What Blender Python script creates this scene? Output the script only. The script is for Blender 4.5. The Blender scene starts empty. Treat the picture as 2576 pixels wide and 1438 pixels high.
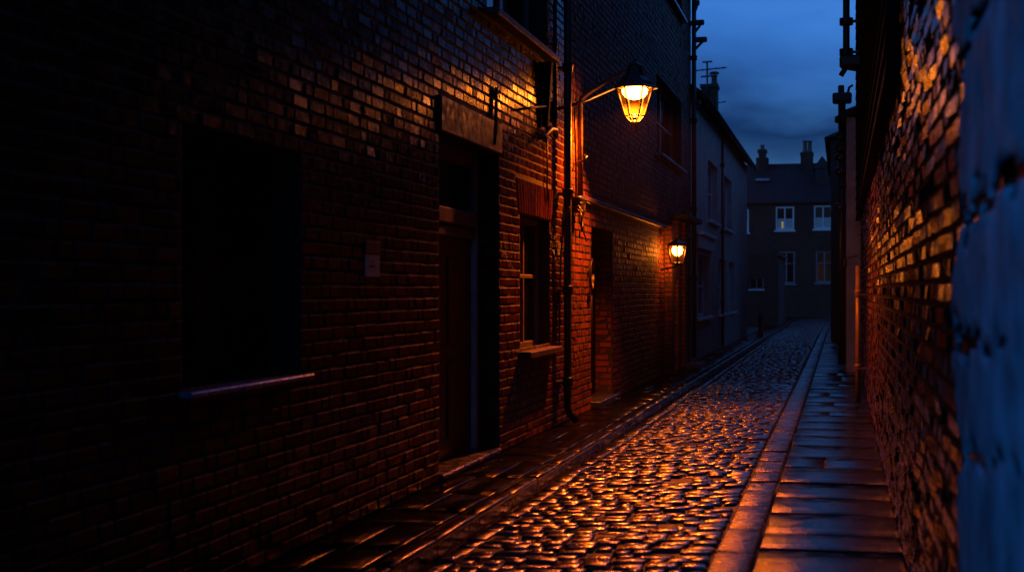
import bpy, math, random
from mathutils import Vector
R = random.Random(11)
PI = math.pi
scene = bpy.context.scene
COL = scene.collection

# ------------------------------------------------------------------ camera numbers
H_EYE = 1.55
FPX = 3349.0                       # focal length in photo pixels (photo seen 2576 wide)
PSI = math.atan(0.2472)            # camera turned left of the lane
SP, CP = math.sin(PSI), math.cos(PSI)
def ray(x, y):
    u = (x - 1288.0) / FPX; v = (730.0 - y) / FPX
    return Vector((-SP + CP * u, CP + SP * u, v))
def on_x(x, y, X):
    d = ray(x, y); t = X / d.x
    return Vector((X, d.y * t, H_EYE + d.z * t))
def on_y(x, y, Y):
    d = ray(x, y); t = Y / d.y
    return Vector((d.x * t, Y, H_EYE + d.z * t))

# ------------------------------------------------------------------ object helpers
def tag(o, label=None, cat=None, group=None, kind=None):
    if label: o['label'] = label
    if cat: o['category'] = cat
    if group: o['group'] = group
    if kind: o['kind'] = kind
    return o
def thing(name, label, cat, loc=(0, 0, 0), group=None):
    o = bpy.data.objects.new(name, None); COL.objects.link(o)
    o.location = loc; o.empty_display_size = 0.1
    return tag(o, label, cat, group)
def root_loc(o):
    v = Vector((0, 0, 0))
    while o is not None:
        v += Vector(o.location); o = o.parent
    return v
class MB:
    def __init__(s): s.v = []; s.f = []; s.m = []; s.s = []
    def face(s, pts, mi=0, smooth=False):
        b = len(s.v); s.v += [tuple(p) for p in pts]
        s.f.append(tuple(range(b, b + len(pts)))); s.m.append(mi); s.s.append(smooth)
    def add(s, verts, faces, mi=0, smooth=False):
        b = len(s.v); s.v += [tuple(p) for p in verts]
        for f in faces:
            s.f.append(tuple(b + i for i in f)); s.m.append(mi); s.s.append(smooth)
    def box(s, x0, x1, y0, y1, z0, z1, mi=0, bev=0.0, rot=None, piv=None):
        x0, x1 = min(x0, x1), max(x0, x1); y0, y1 = min(y0, y1), max(y0, y1); z0, z1 = min(z0, z1), max(z0, z1)
        if bev <= 0:
            vs = [(x, y, z) for z in (z0, z1) for y in (y0, y1) for x in (x0, x1)]
            fs = [(0, 2, 3, 1), (4, 5, 7, 6), (0, 1, 5, 4), (2, 6, 7, 3), (0, 4, 6, 2), (1, 3, 7, 5)]
        else:
            b = min(bev, (x1 - x0) * .45, (y1 - y0) * .45, (z1 - z0) * .45)
            vs = []; fs = []
            idx = {}
            for sx in (0, 1):
                for sy in (0, 1):
                    for sz in (0, 1):
                        X = (x0, x1)[sx]; Y = (y0, y1)[sy]; Z = (z0, z1)[sz]
                        dx = b if sx == 0 else -b; dy = b if sy == 0 else -b; dz = b if sz == 0 else -b
                        idx[(sx, sy, sz, 0)] = len(vs); vs.append((X, Y + dy, Z + dz))
                        idx[(sx, sy, sz, 1)] = len(vs); vs.append((X + dx, Y, Z + dz))
                        idx[(sx, sy, sz, 2)] = len(vs); vs.append((X + dx, Y + dy, Z))
                        fs.append((idx[(sx, sy, sz, 0)], idx[(sx, sy, sz, 1)], idx[(sx, sy, sz, 2)]))
            q = idx
            for a in (0, 1):
                fs.append((q[(a,0,0,0)], q[(a,1,0,0)], q[(a,1,1,0)], q[(a,0,1,0)]))
                fs.append((q[(0,a,0,1)], q[(1,a,0,1)], q[(1,a,1,1)], q[(0,a,1,1)]))
                fs.append((q[(0,0,a,2)], q[(1,0,a,2)], q[(1,1,a,2)], q[(0,1,a,2)]))
                for c in (0, 1):
                    fs.append((q[(0,a,c,1)], q[(1,a,c,1)], q[(1,a,c,2)], q[(0,a,c,2)]))
                    fs.append((q[(a,0,c,0)], q[(a,1,c,0)], q[(a,1,c,2)], q[(a,0,c,2)]))
                    fs.append((q[(a,c,0,0)], q[(a,c,1,0)], q[(a,c,1,1)], q[(a,c,0,1)]))
        if rot is not None:
            p = Vector(piv); vs = [tuple(p + rot @ (Vector(v) - p)) for v in vs]
        s.add(vs, fs, mi)
    def tube(s, pts, r, n=10, mi=0, cap=True, smooth=True):
        pts = [Vector(p) for p in pts]
        rs = r if isinstance(r, (list, tuple)) else [r] * len(pts)
        b = len(s.v); up = None
        for i, p in enumerate(pts):
            a = pts[max(0, i - 1)]; c = pts[min(len(pts) - 1, i + 1)]
            t = (c - a).normalized()
            if up is None:
                up = Vector((0, 0, 1)) if abs(t.z) < .9 else Vector((1, 0, 0))
            e1 = (up - t * up.dot(t)).normalized(); e2 = t.cross(e1); up = e1
            for k in range(n):
                an = 2 * PI * k / n
                s.v.append(tuple(p + (e1 * math.cos(an) + e2 * math.sin(an)) * rs[i]))
        for i in range(len(pts) - 1):
            for k in range(n):
                k2 = (k + 1) % n
                s.f.append((b + i*n + k, b + i*n + k2, b + (i+1)*n + k2, b + (i+1)*n + k)); s.m.append(mi); s.s.append(smooth)
        if cap:
            s.f.append(tuple(b + k for k in reversed(range(n)))); s.m.append(mi); s.s.append(False)
            e = b + (len(pts) - 1) * n
            s.f.append(tuple(e + k for k in range(n))); s.m.append(mi); s.s.append(False)
    def lathe(s, c, prof, n=16, mi=0, smooth=True, ph=0.0):
        b = len(s.v)
        for r, z in prof:
            for k in range(n):
                a = 2 * PI * k / n + ph
                s.v.append((c[0] + r * math.cos(a), c[1] + r * math.sin(a), c[2] + z))
        for i in range(len(prof) - 1):
            for k in range(n):
                k2 = (k + 1) % n
                s.f.append((b + i*n + k, b + i*n + k2, b + (i+1)*n + k2, b + (i+1)*n + k)); s.m.append(mi); s.s.append(smooth)
    def build(s, name, mats, parent=None):
        me = bpy.data.meshes.new(name)
        off = root_loc(parent) if parent is not None else Vector((0, 0, 0))
        me.from_pydata([(v[0] - off.x, v[1] - off.y, v[2] - off.z) for v in s.v], [], s.f)
        for m in (mats if isinstance(mats, (list, tuple)) else [mats]): me.materials.append(m)
        me.polygons.foreach_set('material_index', s.m)
        me.polygons.foreach_set('use_smooth', s.s)
        me.update()
        o = bpy.data.objects.new(name, me); COL.objects.link(o)
        if parent is not None: o.parent = parent
        return o

# ------------------------------------------------------------------ materials
def new_mat(name):
    m = bpy.data.materials.new(name); m.use_nodes = True
    nt = m.node_tree; nt.nodes.clear()
    out = nt.nodes.new('ShaderNodeOutputMaterial')
    return m, nt, out
def N(nt, t, **kw):
    n = nt.nodes.new(t)
    for k, v in kw.items():
        if k in n.inputs: n.inputs[k].default_value = v
        else: setattr(n, k, v)
    return n
def surface(name, c1, c2, rough=(.4, .6), scale=6.0, island=0.0, bump=(0.3, 40.0, .01), bump2=None, spec=.5, metallic=0.0, coat=0.0, detail=6.0, stain=None):
    """Noise-mottled surface: colour between c1 and c2, optionally varied per mesh island (brick, stone)."""
    m, nt, out = new_mat(name)
    L = nt.links
    bs = N(nt, 'ShaderNodeBsdfPrincipled'); L.new(bs.outputs[0], out.inputs[0])
    tc = N(nt, 'ShaderNodeTexCoord')
    no = N(nt, 'ShaderNodeTexNoise', Scale=scale, Detail=detail, Roughness=.6); L.new(tc.outputs['Object'], no.inputs['Vector'])
    mr = N(nt, 'ShaderNodeMapRange'); mr.inputs[1].default_value = .3; mr.inputs[2].default_value = .7; L.new(no.outputs['Fac'], mr.inputs[0])
    fac = mr.outputs[0]
    if island > 0:
        ge = N(nt, 'ShaderNodeNewGeometry')
        mx = N(nt, 'ShaderNodeMix', data_type='FLOAT'); mx.inputs[0].default_value = island
        L.new(fac, mx.inputs[2]); L.new(ge.outputs['Random Per Island'], mx.inputs[3]); fac = mx.outputs[0]
    mc = N(nt, 'ShaderNodeMix', data_type='RGBA'); L.new(fac, mc.inputs[0])
    mc.inputs[6].default_value = (*c1, 1); mc.inputs[7].default_value = (*c2, 1)
    if stain:                                   # broad soot and damp marks: (scale, darkest, lightest)
        ns = N(nt, 'ShaderNodeTexNoise', Scale=stain[0], Detail=7.0, Roughness=.65, Distortion=.6); L.new(tc.outputs['Object'], ns.inputs['Vector'])
        sr_ = N(nt, 'ShaderNodeMapRange'); sr_.inputs[1].default_value = .36; sr_.inputs[2].default_value = .62
        sr_.inputs[3].default_value = stain[1]; sr_.inputs[4].default_value = stain[2]; L.new(ns.outputs['Fac'], sr_.inputs[0])
        ms = N(nt, 'ShaderNodeMix', data_type='RGBA', blend_type='MULTIPLY'); ms.inputs[0].default_value = 1.0
        L.new(mc.outputs[2], ms.inputs[6]); L.new(sr_.outputs[0], ms.inputs[7]); L.new(ms.outputs[2], bs.inputs['Base Color'])
    else: L.new(mc.outputs[2], bs.inputs['Base Color'])
    n2 = N(nt, 'ShaderNodeTexNoise', Scale=scale * 1.7, Detail=5.0); L.new(tc.outputs['Object'], n2.inputs['Vector'])
    rr = N(nt, 'ShaderNodeMapRange'); rr.inputs[1].default_value = .35; rr.inputs[2].default_value = .65
    rr.inputs[3].default_value = rough[0]; rr.inputs[4].default_value = rough[1]
    L.new(n2.outputs['Fac'], rr.inputs[0]); L.new(rr.outputs[0], bs.inputs['Roughness'])
    bs.inputs['Specular IOR Level'].default_value = spec
    bs.inputs['Metallic'].default_value = metallic
    if coat: bs.inputs['Coat Weight'].default_value = coat; bs.inputs['Coat Roughness'].default_value = .12
    nrm = None
    for b in (bump, bump2):
        if not b: continue
        nb = N(nt, 'ShaderNodeTexNoise', Scale=b[1], Detail=4.0, Roughness=.6); L.new(tc.outputs['Object'], nb.inputs['Vector'])
        bp = N(nt, 'ShaderNodeBump'); bp.inputs['Strength'].default_value = b[0]; bp.inputs['Distance'].default_value = b[2]
        L.new(nb.outputs['Fac'], bp.inputs['Height'])
        if nrm: L.new(nrm, bp.inputs['Normal'])
        nrm = bp.outputs[0]
    if nrm: L.new(nrm, bs.inputs['Normal'])
    return m
def emitter(name, col, strength):
    m, nt, out = new_mat(name)
    e = N(nt, 'ShaderNodeEmission'); e.inputs[0].default_value = (*col, 1); e.inputs[1].default_value = strength
    nt.links.new(e.outputs[0], out.inputs[0]); return m
def lantern_glass(name, haze):
    m, nt, out = new_mat(name); L = nt.links
    tr = N(nt, 'ShaderNodeBsdfTransparent'); tr.inputs[0].default_value = (.95, .93, .88, 1)
    tl = N(nt, 'ShaderNodeBsdfTranslucent'); tl.inputs[0].default_value = (.9, .6, .3, 1)
    mx = N(nt, 'ShaderNodeMixShader'); mx.inputs[0].default_value = haze
    L.new(tr.outputs[0], mx.inputs[1]); L.new(tl.outputs[0], mx.inputs[2]); L.new(mx.outputs[0], out.inputs[0])
    return m

M = {}
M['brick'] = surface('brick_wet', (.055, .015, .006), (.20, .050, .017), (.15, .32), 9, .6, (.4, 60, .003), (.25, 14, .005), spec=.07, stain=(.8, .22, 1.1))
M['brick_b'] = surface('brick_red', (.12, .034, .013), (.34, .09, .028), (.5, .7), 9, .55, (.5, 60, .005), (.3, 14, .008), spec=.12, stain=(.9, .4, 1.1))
M['brick_right'] = surface('brick_soot', (.03, .012, .007), (.17, .052, .02), (.14, .32), 10, .6, (.5, 42, .004), (.35, 12, .007), spec=1.0, stain=(1.6, .25, 1.2))
M['brick_far'] = surface('brick_brown', (.028, .018, .011), (.06, .036, .02), (.6, .8), 8, .5, (.4, 40, .006), spec=.2, stain=(.8, .5, 1.1))
M['mortar'] = surface('mortar', (.018, .014, .011), (.05, .038, .028), (.7, .9), 14, 0, (.6, 60, .005))
M['mortar_dark'] = surface('sooty_mortar', (.006, .005, .004), (.018, .013, .010), (.75, .9), 14, 0, (.6, 60, .005), spec=.1)
M['soot_wall'] = surface('sooted_wall', (.02, .016, .014), (.05, .036, .03), (.6, .85), 4, 0, (.5, 30, .01))
M['render_pale'] = surface('pale_render', (.30, .29, .26), (.5, .48, .44), (.7, .9), 2.2, 0, (.5, 45, .006), (.4, 4, .02), spec=.15)
M['plaster'] = surface('old_plaster_sky_tint', (.04, .17, .27), (.13, .56, .86), (.6, .85), 4.5, 0, (.5, 30, .006), (.7, 6, .02), spec=.04)  # blue skylight is put into the plaster's colour
M['stone_lintel'] = surface('stone_lintel', (.05, .034, .024), (.12, .08, .052), (.4, .65), 7, 0, (.5, 40, .006), (.4, 9, .012), stain=(3, .4, 1.1))
M['sett'] = surface('wet_setts', (.010, .009, .009), (.035, .031, .029), (.06, .24), 4, .5, (.9, 95, .0035), (.14, 18, .006), spec=1.0, coat=.35, stain=(2.0, .4, 1.1))
M['mud'] = surface('wet_grit', (.006, .005, .005), (.016, .014, .012), (.45, .7), 18, 0, (.7, 60, .01), spec=.25)
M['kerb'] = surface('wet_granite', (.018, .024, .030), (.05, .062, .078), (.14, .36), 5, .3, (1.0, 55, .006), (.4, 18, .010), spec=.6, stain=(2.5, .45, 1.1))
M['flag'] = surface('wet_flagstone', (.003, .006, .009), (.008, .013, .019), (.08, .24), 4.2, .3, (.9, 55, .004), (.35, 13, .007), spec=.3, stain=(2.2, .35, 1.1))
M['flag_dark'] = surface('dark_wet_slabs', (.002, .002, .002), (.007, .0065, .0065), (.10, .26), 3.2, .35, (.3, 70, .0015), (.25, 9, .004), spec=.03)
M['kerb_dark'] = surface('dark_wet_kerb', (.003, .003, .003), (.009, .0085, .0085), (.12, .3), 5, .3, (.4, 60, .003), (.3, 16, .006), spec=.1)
M['ground'] = surface('dark_earth', (.012, .011, .010), (.03, .027, .024), (.7, .9), .6, 0, (.5, 4, .05))
M['iron'] = surface('black_iron', (.010, .010, .011), (.024, .022, .021), (.30, .5), 20, 0, (.25, 60, .003))
M['pipe_paint'] = surface('worn_pipe_paint', (.05, .035, .025), (.16, .11, .075), (.28, .5), 12, 0, (.3, 50, .003))
M['white_paint'] = surface('white_paint', (.55, .56, .57), (.75, .76, .77), (.35, .6), 8, 0, (.2, 40, .003))
M['grey_paint'] = surface('grey_paint', (.12, .12, .13), (.2, .2, .21), (.4, .6), 8, 0, (.25, 40, .003))
M['door_paint'] = surface('brown_door_paint', (.035, .014, .008), (.07, .028, .014), (.25, .5), 9, 0, (.3, 30, .004))
M['wood_black'] = surface('tarred_boards', (.006, .006, .006), (.014, .012, .011), (.6, .8), 8, 0, (.4, 30, .006), spec=.05)
M['slate'] = surface('dark_slate', (.006, .006, .007), (.016, .016, .017), (.6, .85), 5, .4, (.4, 30, .008))
M['clay'] = surface('clay_pot', (.10, .05, .03), (.18, .09, .055), (.6, .8), 9, 0, (.3, 40, .004))
M['glass'] = surface('dark_glass', (.004, .005, .006), (.008, .009, .011), (.05, .12), 2, 0, None, spec=.3)
M['glass_dull'] = surface('grimy_glass', (.003, .003, .003), (.006, .006, .006), (.45, .6), 3, 0, None, spec=.06)
M['lamp_black'] = surface('light_block_black', (.0006, .0006, .0006), (.0014, .0013, .0012), (.95, 1.0), 20, 0, None, spec=0.0)  # near-black for the added light-blocking panels in the street lantern
M['curtain'] = surface('net_curtain', (.30, .33, .33), (.5, .52, .5), (.7, .9), 14, 0, (.4, 30, .01))
M['steel'] = surface('dull_steel', (.30, .30, .30), (.45, .45, .45), (.25, .4), 20, 0, (.2, 60, .002), metallic=1.0)
M['lead'] = surface('lead_flashing', (.16, .25, .40), (.26, .40, .6), (.22, .4), 10, 0, (.6, 24, .008), metallic=.3, stain=(3, .3, 1.0))
M['notice'] = surface('notice_card', (.6, .52, .42), (.8, .72, .6), (.5, .7), 12, 0, (.2, 40, .002))
M['ink'] = surface('printed_ink', (.03, .02, .018), (.06, .045, .04), (.5, .7), 20, 0, None)
M['dark_plate'] = surface('dark_plate', (.010, .011, .011), (.022, .022, .022), (.3, .5), 20, 0, None)
ORANGE = (1.0, .185, .0062)
M['bulb'] = emitter('sodium_bulb', (1.0, .22, .016), 120)
M['bulb_far'] = emitter('doorway_bulb', (1.0, .22, .016), 140)
M['lit_curtain'] = emitter('curtain_lit_from_inside', (.9, .75, .35), .25)
M['lit_notice'] = emitter('lit_window_card', (.75, .85, 1.0), .5)
M['lglass'] = lantern_glass('lantern_glass', .006)

# ------------------------------------------------------------------ masonry helpers
def map_px(c): return lambda u, v, w: (c + w, u, v)      # face looking +X, u = Y
def map_nx(c): return lambda u, v, w: (c - w, u, v)      # face looking -X, u = Y
def map_ny(c): return lambda u, v, w: (u, c - w, v)      # face looking -Y, u = X
def map_py(c): return lambda u, v, w: (u, c + w, v)
def facade(mb, mp, u0, u1, v0, v1, holes, thick, mi=1, w=-.006):
    """wall sheet with rectangular openings, their reveals and the edges of the wall"""
    us = sorted({u0, u1, *[h[0] for h in holes], *[h[1] for h in holes]})
    vs = sorted({v0, v1, *[h[2] for h in holes], *[h[3] for h in holes]})
    us = [u for u in us if u0 <= u <= u1]; vs = [v for v in vs if v0 <= v <= v1]
    for i in range(len(us) - 1):
        for j in range(len(vs) - 1):
            cu = (us[i] + us[i+1]) / 2; cv = (vs[j] + vs[j+1]) / 2
            if any(h[0] < cu < h[1] and h[2] < cv < h[3] for h in holes): continue
            mb.face([mp(us[i], vs[j], w), mp(us[i+1], vs[j], w), mp(us[i+1], vs[j+1], w), mp(us[i], vs[j+1], w)], mi)
    for a, b, c, d in [(h[0], h[1], h[2], h[3]) for h in holes] + [(u0, u1, v0, v1)]:
        for p, q in (((a, c), (b, c)), ((b, c), (b, d)), ((b, d), (a, d)), ((a, d), (a, c))):
            mb.face([mp(*p, w), mp(*q, w), mp(*q, -thick), mp(*p, -thick)], mi)
def bricks(mb, mp, u0, u1, v0, v1, holes=(), L=.255, H=.088, g=.012, tilt=.03, jit=.004, mi=0, ei=1, rng=R, cuts=()):
    """individual bricks: chamfered, slightly uneven in size, depth and tilt"""
    nrow = max(1, int(round((v1 - v0) / H))); Hh = (v1 - v0) / nrow
    for r in range(nrow):
        z0 = v0 + r * Hh + g / 2; z1 = v0 + (r + 1) * Hh - g / 2; zc = (z0 + z1) / 2
        spans = [(u0, u1)]
        bl = [(h[0], h[1]) for h in holes if h[2] - .5 * Hh < zc < h[3] + .5 * Hh - 1e-6 and h[2] < zc < h[3]]
        bl += [(c(zc)) for c in cuts if c(zc)]
        for a, b in bl:
            ns = []
            for p, q in spans:
                if b <= p or a >= q: ns.append((p, q)); continue
                if a > p: ns.append((p, a))
                if b < q: ns.append((b, q))
            spans = ns
        u = u0 - L * (.5 if r % 2 else 0) - rng.random() * .03
        k = r
        while u < u1:
            ln = L * (.5 if (k % 3 == 2) else 1.0) * rng.uniform(.93, 1.07); k += 1
            for p, q in spans:
                a = max(u + g / 2, p + g / 2); b = min(u + ln - g / 2, q - g / 2)
                if b - a < .035: continue
                d = rng.uniform(-.003, .004); tu = rng.gauss(0, tilt) * (b - a) * .5; tv = rng.gauss(0, tilt) * H * .5
                c = min(.009, (b - a) * .25)
                j = lambda: rng.uniform(-jit, jit)
                o = [(a + j()*.6, z0 + j()*.6), (b + j()*.6, z0 + j()*.6), (b + j()*.6, z1 + j()*.6), (a + j()*.6, z1 + j()*.6)]
                i_ = [(o[0][0]+c, o[0][1]+c), (o[1][0]-c, o[1][1]+c), (o[2][0]-c, o[2][1]-c), (o[3][0]+c, o[3][1]-c)]
                ws = [d - tu - tv, d + tu - tv, d + tu + tv, d - tu + tv]
                vs = [mp(*o[n], -.009) for n in range(4)] + [mp(*i_[n], ws[n]) for n in range(4)]
                mb.add(vs, [(4,5,6,7)], mi); mb.add(vs, [(0,1,5,4), (1,2,6,5), (2,3,7,6), (3,0,4,7)], ei)
            u += ln
def boxm(mb, mp, u0, u1, v0, v1, w0, w1, mi=0, bev=0.0):
    a = mp(u0, v0, w0); b = mp(u1, v1, w1)
    mb.box(a[0], b[0], a[1], b[1], a[2], b[2], mi, bev)

def window(parent, mp, u0, u1, v0, v1, dep, fmat, sill_mat=None, sill=(.06, .07, .05), cols=2, rails=(.5,), fw=.06, curtain=None, glow=None, label=None, glass='glass'):
    """sash or casement: frame mesh (part) with sill, pane and curtain sub-parts"""
    fb = MB(); e = .002
    boxm(fb, mp, u0+e, u0 + fw, v0+e, v1-e, -dep - .05, -dep, 0, .006)
    boxm(fb, mp, u1 - fw, u1-e, v0+e, v1-e, -dep - .05, -dep, 0, .006)
    boxm(fb, mp, u0 + fw, u1 - fw, v0+e, v0 + fw, -dep - .05, -dep - .002, 0, .006)
    boxm(fb, mp, u0 + fw, u1 - fw, v1 - fw, v1-e, -dep - .05, -dep - .002, 0, .006)
    for k in range(1, cols):
        c = u0 + (u1 - u0) * k / cols
        boxm(fb, mp, c - fw * .4, c + fw * .4, v0 + fw, v1 - fw, -dep - .045, -dep - .006, 0, .004)
    for t in rails:
        c = v0 + (v1 - v0) * t
        boxm(fb, mp, u0 + fw, u1 - fw, c - .02, c + .02, -dep - .046, -dep - .004, 0, .004)
    wo = fb.build('window', fmat, parent)
    if label: wo['label'] = label
    pb = MB()
    pb.face([mp(u0 + fw, v0 + fw, -dep - .04), mp(u1 - fw, v0 + fw, -dep - .04), mp(u1 - fw, v1 - fw, -dep - .04), mp(u0 + fw, v1 - fw, -dep - .04)])
    pb.build('pane', M[glass], wo)
    if sill_mat:
        s = MB(); boxm(s, mp, u0 - sill[0], u1 + sill[0], v0 - sill[2], v0 - .002, -dep - .02, sill[1], 0, .008)
        s.build('sill', sill_mat, wo)
    if curtain:
        cb = MB(); cu0 = u0 + fw; cu1 = u1 - fw; n = 24
        for k in range(n):
            a = cu0 + (cu1 - cu0) * k / n; b = cu0 + (cu1 - cu0) * (k + 1) / n
            wa = -dep - .034 + .003 * math.sin(k * 2.1); wb = -dep - .034 + .003 * math.sin((k + 1) * 2.1)
            top = v0 + fw + (v1 - v0) * curtain
            cb.face([mp(a, v0 + fw, wa), mp(b, v0 + fw, wb), mp(b, top, wb), mp(a, top, wa)], 0, True)
        cb.build('net_curtain', M['curtain'], wo)
    if glow:
        gb = MB(); a, b, c, d = glow[:4]
        gb.face([mp(a, c, -dep - .029), mp(b, c, -dep - .029), mp(b, d, -dep - .029), mp(a, d, -dep - .029)])
        gb.build(glow[4], glow[5], wo)
    return wo
def downpipe(parent, x, y, z0, z1, r, mat, collars=(), shoe=None, bracket_to=None, name='drainpipe', mb=None):
    b = MB(); pts = [(x, y, z1), (x, y, z0 + (.18 if shoe else 0))]
    if shoe:
        pts += [(x + shoe[0] * .25, y + shoe[1] * .25, z0 + .11), (x + shoe[0], y + shoe[1], z0 + .03)]
    b.tube(pts, r, 14)
    for c in collars: b.lathe((x, y, c), [(r, -.05), (r * 1.3, -.045), (r * 1.35, .02), (r * 1.5, .03), (r * 1.5, .05), (r, .055)], 14)
    o = b.build(name, mat, parent)
    if bracket_to is not None and collars:
        for c in collars:
            k = MB(); k.box(min(x, bracket_to), max(x, bracket_to), y - r * 1.9, y + r * 1.9, c - .02, c + .008, 0, .003)
            k.build('bracket', M['iron'], o)
    return o

# ------------------------------------------------------------------ the lane
XL, XR = -3.16, .36                  # wall planes left and right
KL, KR0, KR1 = -2.44, -.73, -.49     # left kerb edge; right kerb stone
SLOPE = .052
def road_z(x): return -.018 + SLOPE * (x - KR0)
Y_END = 80.0

g = MB()
g.face([(-160, -60, -.35), (160, -60, -.35), (160, 260, -.35), (-160, 260, -.35)])
tag(g.build('ground', M['ground']), kind='structure')

def sett(mb, x0, x1, y0, y1, rng, fine):
    g_ = .015
    x0 += g_ * rng.uniform(.3, 1.1); x1 -= g_ * rng.uniform(.3, 1.1); y0 += g_ * rng.uniform(.3, 1.2); y1 -= g_ * rng.uniform(.3, 1.2)
    if x1 - x0 < .04 or y1 - y0 < .04: return
    cx = (x0 + x1) / 2; cy = (y0 + y1) / 2
    dz = rng.gauss(0, .006); tx = rng.gauss(0, .024); ty = rng.gauss(0, .024)
    if rng.random() < .02: dz -= .03
    n = 5 if fine else 3
    ts = [0, .07, .5, .93, 1] if n == 5 else [0, .5, 1]
    dome = rng.uniform(.002, .005)
    jx = [rng.uniform(-.007, .007) for _ in range(8)]
    vs = []
    for j, b in enumerate(ts):
        for i, a in enumerate(ts):
            sx = 2 * a - 1; sy = 2 * b - 1
            x = x0 + (x1 - x0) * a + jx[0] * sy * abs(sx) + jx[1] * sx * sy
            y = y0 + (y1 - y0) * b + jx[2] * sx * abs(sy) + jx[3] * sx * sy
            h = dome * (1 - .5 * (abs(sx) ** 4 + abs(sy) ** 4)) - dome * .5
            if abs(sx) == 1 or abs(sy) == 1: h -= .006
            if fine and abs(sx) != 1 and abs(sy) != 1: h += rng.uniform(-.0011, .0011)
            vs.append((x, y, road_z(x) + dz + tx * (x - cx) + ty * (y - cy) + h))
    fs = [(j*n+i, j*n+i+1, (j+1)*n+i+1, (j+1)*n+i) for j in range(n-1) for i in range(n-1)]
    rim = [i for i in range(n)] + [j*n+n-1 for j in range(1, n)] + [(n-1)*n+i for i in range(n-2, -1, -1)] + [j*n for j in range(n-2, 0, -1)]
    base = len(vs)
    for r_ in rim:
        v = vs[r_]; vs.append((v[0], v[1], v[2] - .05))
    m = len(rim)
    mb.add(vs, fs, 0, True)
    b0 = len(mb.v) - len(vs)
    for k in range(m):
        k2 = (k + 1) % m
        mb.f.append((b0 + rim[k], b0 + base + k, b0 + base + k2, b0 + rim[k2])); mb.m.append(0); mb.s.append(False)
rd = MB(); rr = random.Random(5)
G0 = G1 = KL + .16                  # a lengthwise gutter course by the left kerb
GR = KR0 - .012
y = 1.0
while y < Y_END:
    p = .145 * rr.uniform(.84, 1.16); fine = y < 24
    x = G1 - rr.uniform(0, .02)
    while x < GR - .03:
        w = rr.uniform(.10, .23)
        if x + w > GR - .07: w = GR - x
        sk = rr.uniform(-.01, .01)
        sett(rd, x, x + w, y + sk, y + p + sk, rr, fine); x += w
    y += p
for a, b in ((KL + .005, G0),):
    y = 1.0
    while y < Y_END:
        l = rr.uniform(.22, .34); sett(rd, a, b, y, y + l, rr, y < 24); y += l
rd.face([(KL - .02, 0, road_z(KL) - .02), (KR0 + .02, 0, road_z(KR0) - .02), (KR0 + .02, Y_END + 3, road_z(KR0) - .02), (KL - .02, Y_END + 3, road_z(KL) - .02)], 1)
tag(rd.build('cobbled_road', [M['sett'], M['mud']]), kind='structure')

def slab(mb, x0, x1, y0, y1, z, rng, drop=.09, bev=.012, tilt=.004, gap=.006):
    x0 += gap; x1 -= gap; y0 += gap; y1 -= gap
    dz = rng.gauss(0, .004); tx = rng.gauss(0, tilt); ty = rng.gauss(0, tilt)
    n, m = 5, 6
    cx = (x0 + x1) / 2; cy = (y0 + y1) / 2
    def tt(k, n, L): return [0, bev / L, .5, 1 - bev / L, 1][k] if n == 5 else [0, bev / L, .35, .65, 1 - bev / L, 1][k]
    vs = []
    jit = [rng.uniform(-.006, .006) for _ in range(4)]
    for j in range(m):
        for i in range(n):
            a = tt(i, n, x1 - x0); b = tt(j, m, y1 - y0)
            edge = i in (0, n-1) or j in (0, m-1)
            x = x0 + (x1 - x0) * a; yy = y0 + (y1 - y0) * b + jit[0] * (2*a-1)
            h = -bev * .6 if edge else rng.uniform(-.0018, .0018)
            vs.append((x, yy, z + dz + tx * (x - cx) + ty * (yy - cy) + h))
    fs = [(j*n+i, j*n+i+1, (j+1)*n+i+1, (j+1)*n+i) for j in range(m-1) for i in range(n-1)]
    rim = [i for i in range(n)] + [j*n+n-1 for j in range(1, m)] + [(m-1)*n+i for i in range(n-2, -1, -1)] + [j*n for j in range(m-2, 0, -1)]
    base = len(vs)
    for r_ in rim: vs.append((vs[r_][0], vs[r_][1], vs[r_][2] - drop))
    k_ = len(rim)
    fs += [(rim[k], base + k, base + (k+1) % k_, rim[(k+1) % k_]) for k in range(k_)]
    mb.add(vs, fs, 0, False)
    b0 = len(mb.s) - len(fs)
    for q in range(b0, b0 + (m-1)*(n-1)): mb.s[q] = True
def flags(name, x0, x1, z, lens, mat, seed, bed=True, **kw):
    mb = MB(); rg = random.Random(seed); y = -1.0
    while y < Y_END:
        l = rg.uniform(*lens)
        if x1 - x0 > .5 and rg.random() < .35:
            c = x0 + (x1 - x0) * rg.uniform(.35, .65); slab(mb, x0, c, y, y + l, z, rg, **kw); slab(mb, c, x1, y, y + l, z, rg, **kw)
        else: slab(mb, x0, x1, y, y + l, z, rg, **kw)
        y += l
    if bed: mb.face([(x0, -1, z - .022), (x1, -1, z - .022), (x1, Y_END, z - .022), (x0, Y_END, z - .022)], 1)
    return tag(mb.build(name, [mat, M['mud']]), kind='structure')
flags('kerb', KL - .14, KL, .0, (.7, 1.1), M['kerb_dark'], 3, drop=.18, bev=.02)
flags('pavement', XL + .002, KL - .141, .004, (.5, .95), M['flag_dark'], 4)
flags('kerb', KR0, KR1, .004, (.5, 1.0), M['kerb'], 6, drop=.12, bev=.016, tilt=.008)
flags('pavement', KR1 + .001, XR + .02, .0, (.5, 1.0), M['flag'], 8, tilt=.008)
e = MB(); e.face([(-14, Y_END, -.03), (14, Y_END, -.03), (14, Y_END + 30, -.03), (-14, Y_END + 30, -.03)])
e.face([(-14, 47, -.04), (XL, 47, -.04), (XL, Y_END, -.04), (-14, Y_END, -.04)])
e.face([(XL - 6, -14, -.04), (XR + .02, -14, -.04), (XR + .02, -1, -.04), (XL - 6, -1, -.04)])
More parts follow.
